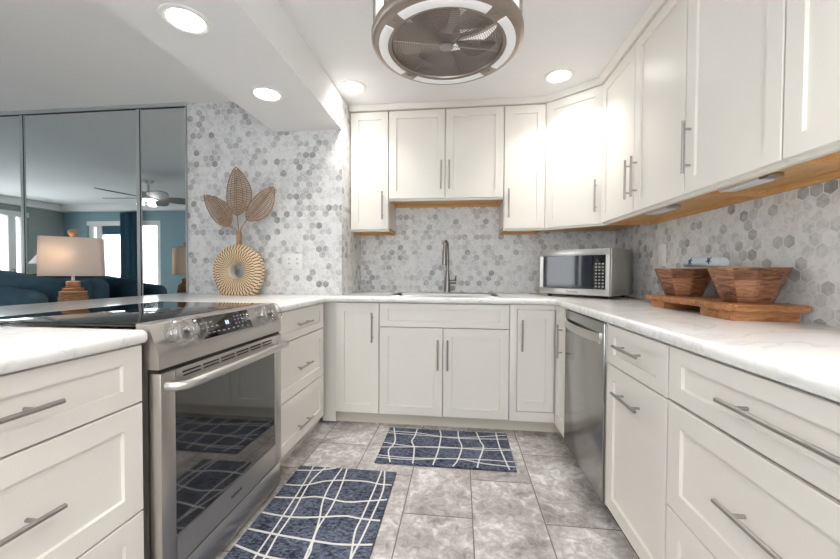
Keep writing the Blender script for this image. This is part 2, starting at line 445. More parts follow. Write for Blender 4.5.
# ------------------------------------------------------------------ recessed lights
can_src = None
def can(x, y, z, label):
    global can_src
    if can_src is None:
        t = thing('recessed_light', label, 'ceiling light', (x, y, z), 0, 'recessed ceiling lights')
        MB().lathe([(.072, -.004), (.072, 0), (.098, 0), (.096, -.004), (.084, -.008), (.072, -.004)], seg=40).build('trim_ring', 'white', t)
        MB().lathe([(.0001, -.003), (.071, -.003), (.071, -.0005), (.0001, -.0005)], seg=40).build('diffuser', 'can', t)
        ld = bpy.data.lights.new('downlight', 'AREA'); ld.shape = 'DISK'; ld.size = .14; ld.energy = CAN_POWER; ld.color = (1, .955, .90); ld.spread = CAN_SPREAD
        lo = bpy.data.objects.new('lamp', ld); C.objects.link(lo); lo.parent = t; lo.location = (0, 0, -.006)
        can_src = t; return t
    t = can_src.copy(); C.objects.link(t); t.location = (x, y, z); t['label'] = label
    for ch in list(can_src.children):
        c = ch.copy(); C.objects.link(c); c.parent = t
        if ch.type == 'LIGHT' and (z < 2.3 or y < -2): c.data = ch.data.copy(); c.data.energy = SOFFIT_POWER if z < 2.3 else BACK_POWER
    return t
can(-.656, -.64, CEIL, 'round recessed light in kitchen ceiling above the cabinet left of the sink')
can(.767, -.635, CEIL, 'round recessed light in kitchen ceiling beside the diagonal corner cabinet')
can(-1.053, -1.726, 2.193, 'round recessed light in the dropped soffit, nearer and larger of two')
can(-1.05, -1.083, 2.193, 'round recessed light in the dropped soffit, farther one above the vase')
can(-.656, -2.75, CEIL, 'round recessed light added out of view in kitchen ceiling over the left drawers')  # this and the following cans are unseen, added to brighten the kitchen
can(.767, -2.75, CEIL, 'round recessed light added out of view in kitchen ceiling over the right drawers')
can(-1.05, -3.1, 2.193, 'round recessed light added out of view in the dropped soffit')
can(.05, -3.9, CEIL, 'round recessed light added out of view in ceiling at the open end of the kitchen')

# ------------------------------------------------------------------ cabinets
def shaker(x0, x1, z0, z1, rx=.062, rz=.062, t=.02, dep=.010):
    m = MB(); bm = m.bm
    e = .0018
    def ring(a, b, c, d, y): return [bm.verts.new(p) for p in ((a, y, c), (b, y, c), (b, y, d), (a, y, d))]
    R = [ring(x0, x1, z0, z1, 0), ring(x0, x1, z0, z1, -t+e), ring(x0+e, x1-e, z0+e, z1-e, -t),
         ring(x0+rx, x1-rx, z0+rz, z1-rz, -t), ring(x0+rx+.0015, x1-rx-.0015, z0+rz+.0015, z1-rz-.0015, -t+dep)]
    for A, B in zip(R, R[1:]):
        for i in range(4): bm.faces.new((A[i], A[(i+1) % 4], B[(i+1) % 4], B[i]))
    bm.faces.new(R[0][::-1]); bm.faces.new(R[-1])
    return m
def pull(parent, x, z, L, axis, y=-.02, inset=None):
    inset = inset or min(.035, L*.18)
    m = MB(); yb = y-.030
    d = Vector((1, 0, 0)) if axis == 'h' else Vector((0, 0, 1))
    c = Vector((x, yb, z))
    m.cyl(c-d*L/2, c+d*L/2, .0062, seg=16)
    for k in (-1, 1):
        p = c+d*k*(L/2-inset); m.cyl(p, (p.x, y+.001, p.z), .0048, seg=12)
    return m.build('handle', 'nickel', parent)
def front(parent, name, x0, x1, z0, z1, h=None, rx=.062, rz=.062):
    g = .0028
    o = shaker(x0+g, x1-g, z0+g, z1-g, rx, rz).build(name, 'paint', parent)
    if h: pull(o, *h)
    return o
def base(label, loc, rz, wd, toe=(0, 0), x0=0, hollow=False):
    t = thing('base_cabinet', label, 'cabinet', loc, rz)
    m = MB()
    if hollow:
        m.box(0, .018, .012, .60, .092, .902); m.box(wd-.018, wd, .012, .60, .092, .902); m.box(.018, wd-.018, 0, .60, .092, .11)
        m.box(.018, wd-.018, .588, .60, .11, .902); m.box(.018, wd-.018, .012, .03, .11, .902)
    else: m.box(x0, wd, .012, .60, .092, .902)
    m.build('carcass', 'carcass', t)
    MB().box(toe[0], wd+toe[1], .045, .06, 0, .092).build('toe_kick', 'toe', t)
    return t
R90 = PI/2
ZT, Z1, Z2, ZB = .899, .727, .399, .093
# back run
t = base('narrow one-door cream base cabinet in the left back corner, left of sink cabinet', (-.785, -.61, 0), 0, .325, (-.05, 0), .014)
front(t, 'door', 0, .325, ZB, ZT, (.277, .722, .215, 'v'))
t['label'] = 'narrow one-door cream base cabinet between the drawer stack and the sink cabinet'
MB().box(-.10, 0, -.012, .01, .02, .902).build('filler_strip', 'carcass', t)
t = base('wide cream sink base cabinet with two doors under a false drawer front', (-.46, -.61, 0), 0, .92, (0, 0), 0, True)
front(t, 'drawer_front', 0, .92, Z1, ZT, None, .062, .042)
front(t, 'door', 0, .46, ZB, Z1, (.424, .538, .215, 'v'))
front(t, 'door', .46, .92, ZB, Z1, (.493, .538, .215, 'v'))
# right corner cabinet with two hinged door leaves at the inner corner
t = thing('corner_cabinet', 'cream corner base cabinet with folding door between sink cabinet and dishwasher', 'cabinet', (.46, -.61, 0))
MB().prism([(0, 0), (.325, 0), (.325, -.245), (.93, -.245), (.93, .6), (0, .6)], .092, .902).build('carcass', 'carcass', t)
MB().prism([(0, .045), (.37, .045), (.37, -.245), (.385, -.245), (.385, .06), (0, .06)], 0, .092).build('toe_kick', 'toe', t)
fm = MB()
fm.box(.002, .05, -.02, 0, ZB, ZT, .0015); fm.box(.05, .306, -.02, 0, .868, ZT); fm.box(.05, .306, -.02, 0, ZB, .158)
fm.box(.306, .325, -.245, -.02, .868, ZT); fm.box(.306, .325, -.245, -.02, ZB, .102)
fm.build('face_frame', 'paint', t)
d = shaker(.053, .2985, .161, .865, .055, .062).build('door', 'paint', t); pull(d, .083, .69, .215, 'v')
d = shaker(.003, .215, .105, .865, .05, .06).build('door', 'paint', t)
d.location = (.326, -.025, 0); d.rotation_euler = (0, 0, -R90)
pull(d, .165, .685, .215, 'v')
# right run
t = thing('dishwasher', 'dark stainless steel built-in dishwasher right of the corner cabinet', 'dishwasher', (.786, -.868, 0), -R90)
W = .618
MB().box(.004, W-.014, 0, .58, .1, .90).build('tub', 'black', t)
dp = MB().box(.002, W-.02, -.022, 0, .075, .895, .003); dp.build('door_panel', 'dwsteel', t)
MB().box(.002, W-.02, -.012, .02, .8955, .903).build('control_strip', 'black', t)
MB().box(.01, W-.01, .05, .07, 0, .1).build('kick_plate', 'black', t)
MB().box(W-.02, W-.003, -.012, .02, .075, .9, .001).build('side_edge', 'steel', t)
hm = MB(); n = 16
top = []; L_, R_ = .03, W-.055
for i in range(n+1):
    u = i/n; x = L_+(R_-L_)*u; y = -.026-.034*math.sin(PI*u)**.7; top.append((x, y))
vs = []
for x, y in top:
    vs.append([hm.bm.verts.new(p) for p in ((x, y, .80), (x, y, .842), (x, y+.006, .842), (x, y+.006, .80))])
for A, B in zip(vs, vs[1:]):
    for k in range(4): hm.bm.faces.new((A[k], A[(k+1) % 4], B[(k+1) % 4], B[k]))
hm.bm.faces.new(vs[0]); hm.bm.faces.new(vs[-1][::-1])
for x in (L_-.006, R_): hm.box(x, x+.012, -.034, -.02, .795, .847, .002)
hm.build('handle', 'steel', t)
t = base('cream base cabinet with one small drawer over a pull-out door, right of the dishwasher', (.786, -1.497, 0), -R90, .466)
d = front(t, 'drawer', 0, .466, Z1, ZT, (.225, .823, .20, 'h'), .062, .045)
front(t, 'pull_out_door', 0, .466, ZB, Z1, (.225, .63, .20, 'h'))
t = base('wide cream three-drawer base cabinet at the right edge of the photo', (.786, -1.967, 0), -R90, .93)
for z0, z1, hz in ((Z1+.004, ZT, .816), (Z2, Z1, .568), (ZB, Z2, .25)):
    front(t, 'drawer', 0, .93, z0, z1, (.465, hz, .42, 'h', -.02, .055), .062, .047 if hz > .8 else .062)
# left run: local x runs away from the camera
t = base('cream three-drawer base cabinet between the range and the back corner', (-.865, -1.393, 0), R90, .69, (0, .09))
for z0, z1, hz in ((Z1-.003, ZT, .808), (Z2-.008, Z1-.003, .545), (ZB, Z2-.008, .19)):
    front(t, 'drawer', 0, .69, z0, z1, (.345, hz, .19, 'h'), .062, .047 if hz > .8 else .062)
t = base('wide cream three-drawer base cabinet left of the range at the left edge of the photo', (-.865, -3.08, 0), R90, .912)
for z0, z1, hz in ((Z1-.006, ZT, .812), (Z2-.012, Z1-.006, .56), (ZB, Z2-.012, .24)):
    front(t, 'drawer', 0, .912, z0, z1, (.456, hz, .42, 'h', -.02, .055), .062, .047 if hz > .8 else .062)
# plain back of the peninsula
struct(MB().box(-2.02, -1.53, -3.06, YS-.005, 0, .90).build('wall_peninsula', 'white'))

# worktop -----------------------------------------------------------
def arc(cx, cy, r, a0, a1, n=8): return [(cx+r*math.cos(a0+(a1-a0)*i/n), cy+r*math.sin(a0+(a1-a0)*i/n)) for i in range(n+1)]
def offset_poly(P, d):
    out = []; n = len(P)
    for i in range(n):
        a, b, c = Vector(P[i-1]), Vector(P[i]), Vector(P[(i+1) % n])
        e1 = (b-a).normalized(); e2 = (c-b).normalized()
        n1 = Vector((-e1.y, e1.x)); n2 = Vector((-e2.y, e2.x))
        h = n1+n2; h = h/h.dot(n1) if h.dot(n1) > .2 else n1
        out.append((b.x+h.x*d, b.y+h.y*d))
    return out
OUT = [(XW, -2.90), (XW, 0), (XS, 0), (XS, YS), (-2.15, YS), (-2.15, -3.10), (-.82, -3.10)]
OUT += arc(-.84, -2.185, .02, 0, R90, 4)
OUT += [(-1.50, -2.165), (-1.50, -1.39)]
OUT += [(-.82, -1.39)]
OUT += arc(-.755, -.72, .065, PI, R90, 8)
OUT += arc(.68, -.72, .07, R90, 0, 8)
OUT += [(.75, -2.90)]
HOLE = []
for cx, cy, a in ((.375, -.50, -R90), (.375, -.155, 0), (-.375, -.155, R90), (-.375, -.50, PI)):
    HOLE += arc(cx, cy, .03, a, a+R90, 4)
def worktop():
    m = MB(); bm = m.bm; T = .04; z1 = CT; r = .018
    prof = [(r*(1-math.cos(a)), z1-r+r*math.sin(a)) for a in [R90*k/4 for k in range(4, -1, -1)]]   # inward dist, z
    prof = [(r*(1-math.sin(R90*k/4)) if 0 else r-r*math.sin(R90*k/4), z1-r+r*math.cos(R90*k/4)) for k in range(5)]
    prof += [(0, z1-T+.010), (.003, z1-T+.003), (.009, z1-T)]
    def walls(P, sgn):
        rings = [[bm.verts.new((x, y, z)) for x, y in offset_poly(P, sgn*d)] for d, z in prof]
        for A, B in zip(rings, rings[1:]):
            n = len(A)
            for i in range(n): bm.faces.new((A[i], A[(i+1) % n], B[(i+1) % n], B[i]))
        return rings[0], rings[-1]
    t1, b1 = walls(OUT, 1)
    prof_h = [(0, z1), (0, z1-T)]
    ra = [[bm.verts.new((x, y, z)) for x, y in HOLE] for z in (z1, z1-T)]
    n = len(HOLE)
    for i in range(n): bm.faces.new((ra[0][i], ra[0][(i+1) % n], ra[1][(i+1) % n], ra[1][i]))
    bm.edges.ensure_lookup_table()
    for A, B in ((t1, ra[0]), (b1, ra[1])):
        es = []
        for L in (A, B):
            for i in range(len(L)):
                e = bm.edges.get((L[i], L[(i+1) % len(L)]))
                es.append(e)
        bmesh.ops.triangle_fill(bm, use_beauty=True, use_dissolve=False, edges=es)
    return m.build('worktop', 'quartz', None, 50)
# outline above runs the right way round for inward offsets
tag(worktop(), 'white quartz worktop with rounded edge running round the kitchen and over the peninsula', 'countertop')

# sink, faucet ------------------------------------------------------
t = thing('undermount_sink', 'stainless steel undermount sink set in the back worktop', 'sink', (0, -.3275, CT))
m = MB(); bm = m.bm
def rr(hx, hy, r, z):
    P = []
    for sx, sy, a in ((1, -1, -R90), (1, 1, 0), (-1, 1, R90), (-1, -1, PI)):
        P += arc(sx*(hx-r), sy*(hy-r), r, a, a+R90, 4)
    return [bm.verts.new((x, y, z)) for x, y in P]
rings = [rr(.418, .2155, .04, .0006), rr(.416, .2135, .04, .003), rr(.402, .1995, .03, .003), rr(.396, .1935, .03, -.004), rr(.388, .186, .04, -.19), rr(.36, .16, .06, -.205)]
for A, B in zip(rings, rings[1:]):
    for i in range(len(A)): bm.faces.new((A[i], A[(i+1) % len(A)], B[(i+1) % len(A)], B[i]))
bm.faces.new(rings[-1])
m.build('bowl', 'sink', t)
MB().lathe([(.0001, -.202), (.03, -.2), (.042, -.2035), (.0001, -.2045)], (0, .05), 24).build('drain', 'chrome', t)
t = thing('kitchen_faucet', 'brushed nickel gooseneck pull-down faucet behind the sink', 'faucet', (.008, -.075, CT))
m = MB()
P = []
for cx, a in ((.125, -R90), (-.125, R90)): P += arc(cx, 0, .026, a, a+PI, 10)
m.prism(P, 0, .006); m.build('deck_plate', 'faucet', t)
MB().lathe([(.028, .006), (.0275, .04), (.024, .09), (.0165, .16), (.0145, .19), (.0001, .19)], seg=24).build('body', 'faucet', t)
pts = [(0, 0, .185), (0, 0, .30)]; rad = .062
for k in range(13):
    a = PI*k/12; pts.append((-.018*(1-math.cos(a))/2, -rad*(1-math.cos(a)), .375+rad*math.sin(a)))
pts.append((-.02, -2*rad-.002, .34))
MB().tube(pts, .0125, 14).build('spout', 'faucet', t)
MB().lathe([(.0001, .365), (.0135, .365), (.0165, .33), (.0215, .25), (.021, .235), (.0001, .235)], (-.02, -2*rad-.002), 20).build('spray_head', 'faucet', t)
m = MB(); m.cyl((.02, 0, .095), (.073, 0, .095), .0155); m.tube([(.067, 0, .095), (.072, -.012, .13), (.074, -.016, .15)], [.008, .006, .005]); m.build('handle', 'faucet', t)

# ------------------------------------------------------------------ wall cabinets
UB, UM, UT = 1.459, 1.70, 2.397
def upper(label, loc, rz, wd, fronts, zb=UB, dep=.31):
    t = thing('wall_cabinet', label, 'cabinet', (loc[0], loc[1], zb), rz)
    top = UT-zb
    m = MB().box(0, wd, .010, dep, .018, top+.005)
    m.box(0, wd, 0, .02, -.012, .018)
    m.build('carcass', 'carcass', t)
    m = MB().box(.001, wd-.001, .021, dep-.02, .010, .0178)
    m.box(.001, .016, .0205, dep-.02, -.0115, .0178); m.box(wd-.016, wd-.001, .0205, dep-.02, -.0115, .0178)
    m.box(.001, wd-.001, dep-.02, dep-.001, -.012, .0178); m.box(.016, wd-.016, .0205, .03, -.011, .0178)
    m.build('underside_panel', 'underwood', t)
    for (x0, x1, hx) in fronts: front(t, 'door', x0, x1, 0, top, (hx, .19 if zb < 1.6 else .18, .22, 'v'), .06, .06)
    return t
upper('narrow one-door white wall cabinet left of the sink, beside the hexagon tiled wall', (-.773, -.31), 0, .317, [(.008, .317, .271)])
upper('shorter white two-door wall cabinet above the sink', (-.455, -.31), 0, .90, [(0, .45, .418), (.45, .90, .482)], UM)
upper('narrow one-door white wall cabinet right of the sink', (.446, -.31), 0, .31, [(0, .31, .035)])
# diagonal corner wall cabinet
t = thing('wall_cabinet', 'diagonal white corner wall cabinet above the microwave', 'cabinet', (.757, -.31, UB))
PX = [(0, 0), (.343, -.262), (.642, -.262), (.642, .309), (0, .309)]
MB().prism(PX, .018, UT-UB+.005).build('carcass', 'carcass', t)
MB().prism([(.01, .01), (.345, -.25), (.63, -.25), (.63, .295), (.01, .295)], .008, .0178).build('underside_panel', 'underwood', t)
m = MB(); L = math.hypot(.343, .262); th = math.atan2(-.262, .343)
m.box(0, L, 0, .018, -.012, .018); m.xform(Matrix.Rotation(th, 4, 'Z')); m.build('bottom_rail', 'carcass', t)
d = shaker(.012, L-.012, .002, UT-UB, .058, .06).build('door', 'paint', t); d.rotation_euler = (0, 0, th)
pull(d, L-.055, .19, .22, 'v')
upper('white two-door wall cabinet on the right wall next to the diagonal corner', (1.09, -.573), -R90, .921, [(0, .462, .425), (.462, .921, .498)])
upper('white one-door wall cabinet on the right wall above the wooden bowls', (1.09, -1.495), -R90, .471, [(0, .471, .038)])
upper('white wall cabinet at the upper right edge of the photo, nearest the camera', (1.09, -1.967), -R90, .92, [(0, .46, .42), (.46, .92, .5)])
# crown strips
def crown(name, pts):
    m = MB(); bm = m.bm
    prof = [(0, UT+.004), (.012, UT+.006), (.028, CEIL-.012), (.034, CEIL-.001), (-.02, CEIL-.001), (-.02, UT+.004)]
    rings = []
    n = len(pts)
    for i, p in enumerate(pts):
        p = Vector(p); a = Vector(pts[i-1]) if i else None; b = Vector(pts[i+1]) if i < n-1 else None
        ns = []
        if a is not None: e = (p-a).normalized(); ns.append(Vector((e.y, -e.x)))
        if b is not None: e = (b-p).normalized(); ns.append(Vector((e.y, -e.x)))
        h = sum(ns, Vector((0, 0))); h = h/h.dot(ns[0])
        rings.append([bm.verts.new((p.x+h.x*d, p.y+h.y*d, z)) for d, z in prof])
    for A, B in zip(rings, rings[1:]):
        for k in range(len(prof)): bm.faces.new((A[k], A[(k+1) % len(prof)], B[(k+1) % len(prof)], B[k]))
    bm.faces.new(rings[0][::-1]); bm.faces.new(rings[-1])
    return struct(m.build(name, 'paint'))
crown('trim_4', [(XS+.001, -.33), (.757, -.33), (1.07, -.573), (1.07, -2.887)])
# under-cabinet light bars
led = None
def ledbar(x, y, rz, label, L=.19):
    global led
    if led is None:
        t = thing('under_cabinet_light', label, 'cabinet light', (x, y, 1.4685), rz, 'white light bars under the wall cabinets')
        MB().box(-L/2, L/2, -.03, .03, -.018, 0, .004).build('housing', 'ledbar', t)
        MB().box(L/2, L/2+.045, -.025, .025, -.014, 0, .003).build('end_clip', 'nickel', t)
        led = t; return
    t = led.copy(); C.objects.link(t); t.location = (x, y, 1.4685); t.rotation_euler = (0, 0, rz); t['label'] = label
    for ch in list(led.children):
        c = ch.copy(); C.objects.link(c); c.parent = t
ledbar(1.19, -1.66, -R90, 'white light bar under the one-door wall cabinet above the wooden bowls')
ledbar(1.19, -1.08, -R90, 'white light bar under the two-door wall cabinet on the right wall')
ledbar(.58, -.24, 0, 'white light bar under the narrow wall cabinet right of the sink')

# ------------------------------------------------------------------ range (local x runs away from camera, -y faces the aisle)
t = thing('slide_in_range', 'stainless steel slide-in electric range with black glass cooktop and oven door', 'range', (-.845, -2.157, 0), R90)
W = .757
MB().box(.004, W-.004, 0, .62, .02, .93).build('body', 'steel', t)
MB().box(-.001, W+.001, .035, .648, .9465, .957, .003).build('cooktop', 'glassblk', t)
MB().extrude_profile([(.034, .957), (-.0, .957), (-.008, .953), (-.040, .868), (-.043, .855), (-.043, .815), (.0, .815), (.034, .93)], 0, W).build('control_panel', 'steel_y', t)
# sloped panel frame: from (-.008,.953) to (-.040,.868)
PO = Vector((0, -.024, .9105)); sl = Vector((0, -.032, -.085)).normalized(); nrm = Vector((0, -sl.z, sl.y)); nrm = nrm if nrm.y < 0 else -nrm
pm = Matrix(((1, 0, 0, 0), (0, -sl.y, nrm.y, 0), (0, -sl.z, nrm.z, 0), (0, 0, 0, 1)))   # local x,up-slope,normal
def on_panel(x, v=0.0, h=0.0):
    mm = pm.copy(); p = PO - sl*v + nrm*h; mm.translation = Vector((x, p.y, p.z)); return mm
dm = MB().box(-.165, .165, -.041, .041, 0, .003, .001); dm.xform(on_panel(.345))
disp = dm.build('display_panel', 'glassblk', t)
m = MB()
for k, x in enumerate((.212, .236, .262, .290)):
    for v in (-.022, 0, .018):
        if (k, v) in ((3, .018),): continue
        q = MB().box(-.007, .007, -.0018, .0018, .003, .0036); q.xform(on_panel(x, v)); m.join(q.bm)
for x in (.32, .35, .38, .41, .44):
    q = MB().box(-.006, .006, -.0025, .0025, .003, .0036); q.xform(on_panel(x, -.024)); m.join(q.bm)
for x in (.405, .428, .451, .474):
    for v in (-.008, .008, .022):
        q = MB().box(-.004, .004, -.0025, .0025, .003, .0036); q.xform(on_panel(x, v)); m.join(q.bm)
m.build('button_legends', 'legend', disp)
m = MB()
for x in (.346, .358):
    q = MB().box(-.004, .004, -.008, .008, .003, .0038); q.xform(on_panel(x, .004)); m.join(q.bm)
m.build('clock_digits', 'blue_led', disp)
for x in (.068, .142, .585, .672):
    k = MB().lathe([(.0001, .034), (.019, .034), (.021, .030), (.0215, .008), (.026, .006), (.026, 0), (.0001, 0)], seg=28)
    k.box(-.006, .006, -.021, .021, .03, .042, .002)
    k.xform(on_panel(x)); kn = k.build('knob', 'nickel', t)
    g = MB().lathe([(.043, 0), (.044, .02), (.043, .042), (.036, .050), (.030, .050)], seg=32)
    g.tube([(.043*math.cos(a), .043*math.sin(a), .043) for a in [2*PI*i/28 for i in range(28)]], .0022, 6, True)
    g.tube([(.030*math.cos(a), .030*math.sin(a), .050) for a in [2*PI*i/28 for i in range(28)]], .0018, 6, True)
    g.box(-.012, .012, -.05, -.036, .01, .044, .004)
    g.xform(on_panel(x)); g.build('knob_guard', 'clear', kn)
# oven door
dm = MB()
dz0, dz1, yf = .148, .802, -.046
wx0, wx1, wz0, wz1 = .062, W-.062, .25, .735
dm.box(.003, wx0, yf, -.005, dz0, dz1, .004); dm.box(wx1, W-.003, yf, -.005, dz0, dz1, .004)
dm.box(wx0, wx1, yf, -.005, dz0, wz0); dm.box(wx0, wx1, yf, -.005, wz1, dz1)
door = dm.build('oven_door', 'steel_y', t)
MB().box(wx0-.002, wx1+.002, yf+.004, yf+.012, wz0-.002, wz1+.002).build('oven_window', 'ovenglass', door)
m = MB()
for i in range(6):
    x = .09+i*.097; m.box(x, x+.085, yf-.0006, yf+.004, .782, .788); m.box(x+.004, x+.085, yf-.0006, yf+.004, .770, .775)
m.build('vent_slots', 'slot', door)
m = MB(); pts = []
pts.append((.03, yf+.002, .757)); pts.append((.032, yf-.03, .757))
for k in range(9): u = k/8; pts.append((.05+(W-.1)*u, yf-.05-.006*math.sin(PI*u), .757))
pts.append((W-.032, yf-.03, .757)); pts.append((W-.03, yf+.002, .757))
m.tube(pts, .0155, 14); m.build('handle', 'steel', door, 60)
text('brand_lettering', 'SAMSUNG', .016, 'slot', door, (W*.5, yf-.0006, .2), (R90, 0, 0))
MB().box(.003, W-.003, -.04, -.002, .02, .136, .004).build('warming_drawer', 'steel', t)
MB().box(.004, W-.004, -.03, 0, .136, .149).build('drawer_gap_shade', 'slot', t)  # solid dark strip standing in for the shade between door and drawer
MB().box(.004, W-.004, -.034, -.001, .801, .8155).build('panel_gap_shade', 'slot', t)  # dark filler in place of the shade under the control panel
for x in (.05, W-.05):
    for y in (.05, .55): MB().cyl((x, y, 0), (x, y, .02), .015, seg=12).build('foot', 'black', t)

# ------------------------------------------------------------------ microwave
th = -math.radians(44)
t = thing('microwave', 'stainless countertop microwave set diagonally in the right back corner', 'microwave', (.742, -.285, CT), th)
W, D, H0, H1 = .52, .355, .02, .345
m = MB().box(0, W, 0, D, H0, H1, .004); m.build('casing', 'steel', t)
fm = MB(); fx = W-.005
fm.box(.003, W-.003, -.022, 0, H0+.002, H0+.045, .002); fm.box(.003, W-.003, -.022, 0, H1-.045, H1-.001, .002)
fm.box(.003, .03, -.022, 0, H0+.045, H1-.045); fm.box(W-.028, W-.003, -.022, 0, H0+.045, H1-.045)
face = fm.build('front_frame', 'steel', t)
MB().box(.03, W-.115, -.0185, 0, H0+.045, H1-.045).build('door_window', 'mwdoor', t)
cp = MB().box(W-.114, W-.028, -.0185, 0, H0+.045, H1-.045).build('control_panel', 'glassblk', t)
m = MB()
for i in range(3):
    for j in range(8): m.box(W-.100+i*.023, W-.087+i*.023, -.0192, -.018, H0+.06+j*.022, H0+.070+j*.022)
m.build('keypad_legends', 'legend', cp)
text('brand_lettering', 'Panasonic', .022, 'slot', face, (W*.5, -.0224, H0+.023), (R90, 0, 0))
for x in (.05, W-.05):
    for y in (.04, D-.04): MB().cyl((x, y, 0), (x, y, .021), .014, seg=14).build('foot', 'black', t)

# ------------------------------------------------------------------ serving board, bowls, cloth
t = thing('serving_board', 'live-edge wooden serving board on feet carrying two bowls on the right worktop', 'serving board', (1.255, -1.39, CT), -R90)
L, hw = .64, .125     # local x towards camera, y towards wall
P = []
N_ = 26
for i in range(N_+1):
    u = -L/2+L*i/N_; P.append((u, -hw+.008*math.sin(u*23)+.005*math.sin(u*61+1)))
for i in range(N_+1):
    u = L/2-L*i/N_; P.append((u, hw+.006*math.sin(u*19+2)))
m = MB().prism(P, .036, .062); bmesh.ops.bevel(m.bm, geom=[e for e in m.bm.edges if abs(e.verts[0].co.z-e.verts[1].co.z) < 1e-5], offset=.004, segments=2, affect='EDGES')
m.build('board', 'liveedge', t)
MB().box(L/2-.21, L/2-.02, -hw+.01, hw-.012, 0, .0358, .003).build('foot', 'liveedge', t)
MB().box(-L/2+.03, -L/2+.15, -hw+.01, hw-.012, 0, .0358, .003).build('foot', 'liveedge', t)
def stave_bowl(x, y, rot, label):
    n = 9; m = MB(); bm = m.bm; ro, rb, h, th_ = .133, .080, .14, .012
    prof = [(rb, 0), (ro, h), (ro-th_, h), (rb-th_*.6, .016)]
    rings = [[bm.verts.new((r*math.cos(rot+2*PI*i/n), r*math.sin(rot+2*PI*i/n), z)) for i in range(n)] for r, z in prof]
    for A, B in zip(rings, rings[1:]):
        for i in range(n): bm.faces.new((A[i], A[(i+1) % n], B[(i+1) % n], B[i]))
    bm.faces.new(rings[0][::-1]); bm.faces.new(rings[-1])
    o = m.build('wooden_bowl', 'acacia', None, 12); o.location = (x, y, CT+.0622)
    return tag(o, label, 'bowl', 'wooden bowls on the serving board')
stave_bowl(1.265, -1.165, .35, 'faceted wooden bowl on the serving board, left one nearer the microwave')
stave_bowl(1.265, -1.575, .15, 'faceted wooden bowl at the near right end of the serving board')
t = thing('rolled_towel', 'pale blue rolled cloth with dark starfish print showing above the left wooden bowl', 'cloth', (1.30, -1.235, CT+.0622+.170))
m = MB()
pts = [(.0, .11, -.002), (.0, .08, .002), (0, 0, .003), (0, -.09, .001), (0, -.165, -.003)]
m.tube(pts, [.020, .0265, .027, .026, .020], 20); roll = m.build('roll', 'towel', t)
for cy, a0 in ((.035, .3), (-.10, .9)):
    m = MB()
    for k in range(5):
        a = a0+2*PI*k/5
        u, v = .019*math.cos(a), .019*math.sin(a)
        pts = []
        for q in (0, .5, 1):
            yy = cy+u*q; zz = .006+v*q; ang = max(-1, min(1, zz/.03)); pts.append((-.0265*math.sqrt(max(.05, 1-ang*ang))-.001, yy, zz))
        m.tube(pts, [.0038, .003, .001], 6)
    m.build('starfish_print', 'star', roll)

# ------------------------------------------------------------------ wall plates
t = thing('outlet_plate', 'white double outlet plate on the hexagon wall right of the vase', 'outlet', (-1.168, YS, 1.20))
MB().box(-.082, .082, -.006, 0, -.058, .058, .003).build('cover', 'plate', t)
for x in (-.02, .045):
    s_ = MB().box(x-.017, x+.017, -.0085, -.0055, -.036, .036, .003).build('socket', 'plate', t)
    for z in (-.018, .018):
        for q in (-.0065, .0065): MB().box(x+q-.0015, x+q+.0015, -.0092, -.008, z-.006, z+.006).build('slot', 'slot', s_)
t = thing('switch_plate', 'white rocker switch plate on the back wall left of the faucet', 'light switch', (-.297, 0, 1.218))
MB().box(-.037, .037, -.006, 0, -.058, .058, .003).build('cover', 'plate', t); MB().box(-.016, .016, -.009, -.0055, -.033, .033, .003).build('rocker', 'plate', t)
t = thing('switch_plate', 'white blank wall plate on the right hexagon wall behind the wooden bowls', 'wall plate', (XW, -.71, 1.235), -R90)
MB().box(-.045, .045, -.006, 0, -.07, .07, .003).build('cover', 'plate', t); MB().box(-.016, .016, -.008, -.0055, -.033, .033, .003).build('rocker', 'plate', t)

# ------------------------------------------------------------------ vase with woven leaves
VX, VY, VZ = -1.522, -.645, 1.125
t = thing('donut_vase', 'round striped rattan donut vase with a centre hole, standing by the hexagon wall', 'vase', (VX, VY, VZ))
prof = []
ro, ri, hw = .195, .052, .055
for k in range(33):
    a = 2*PI*k/32; c_, s_ = math.cos(a), math.sin(a)
    rr_ = (ro+ri)/2 + (ro-ri)/2*math.copysign(abs(c_)**.75, c_); yy = hw*math.copysign(abs(s_)**.8, s_)
    prof.append((rr_, yy))
m = MB().lathe(prof[:-1], seg=72, closed_prof=True)
m.xform(Matrix.Rotation(R90, 4, 'X'))
for v in m.bm.verts:
    if v.co.z < -.06: v.co.z = -.06-(-v.co.z-.06)*1.5
    if v.co.z < -(VZ-CT)+.0005: v.co.z = -(VZ-CT)+.0005
m.build('body', 'vase', t, 60)
m = MB().lathe([(.0625, -.04), (.0545, -.025), (.0515, 0), (.0545, .025), (.0625, .04)], seg=40); m.xform(Matrix.Rotation(R90, 4, 'X')); m.build('hole_lining', 'cream', t, 60)
MB().lathe([(.021, .185), (.018, .22), (.0185, .288), (.0145, .288), (.014, .2)], seg=24).build('neck', 'rattan', t)
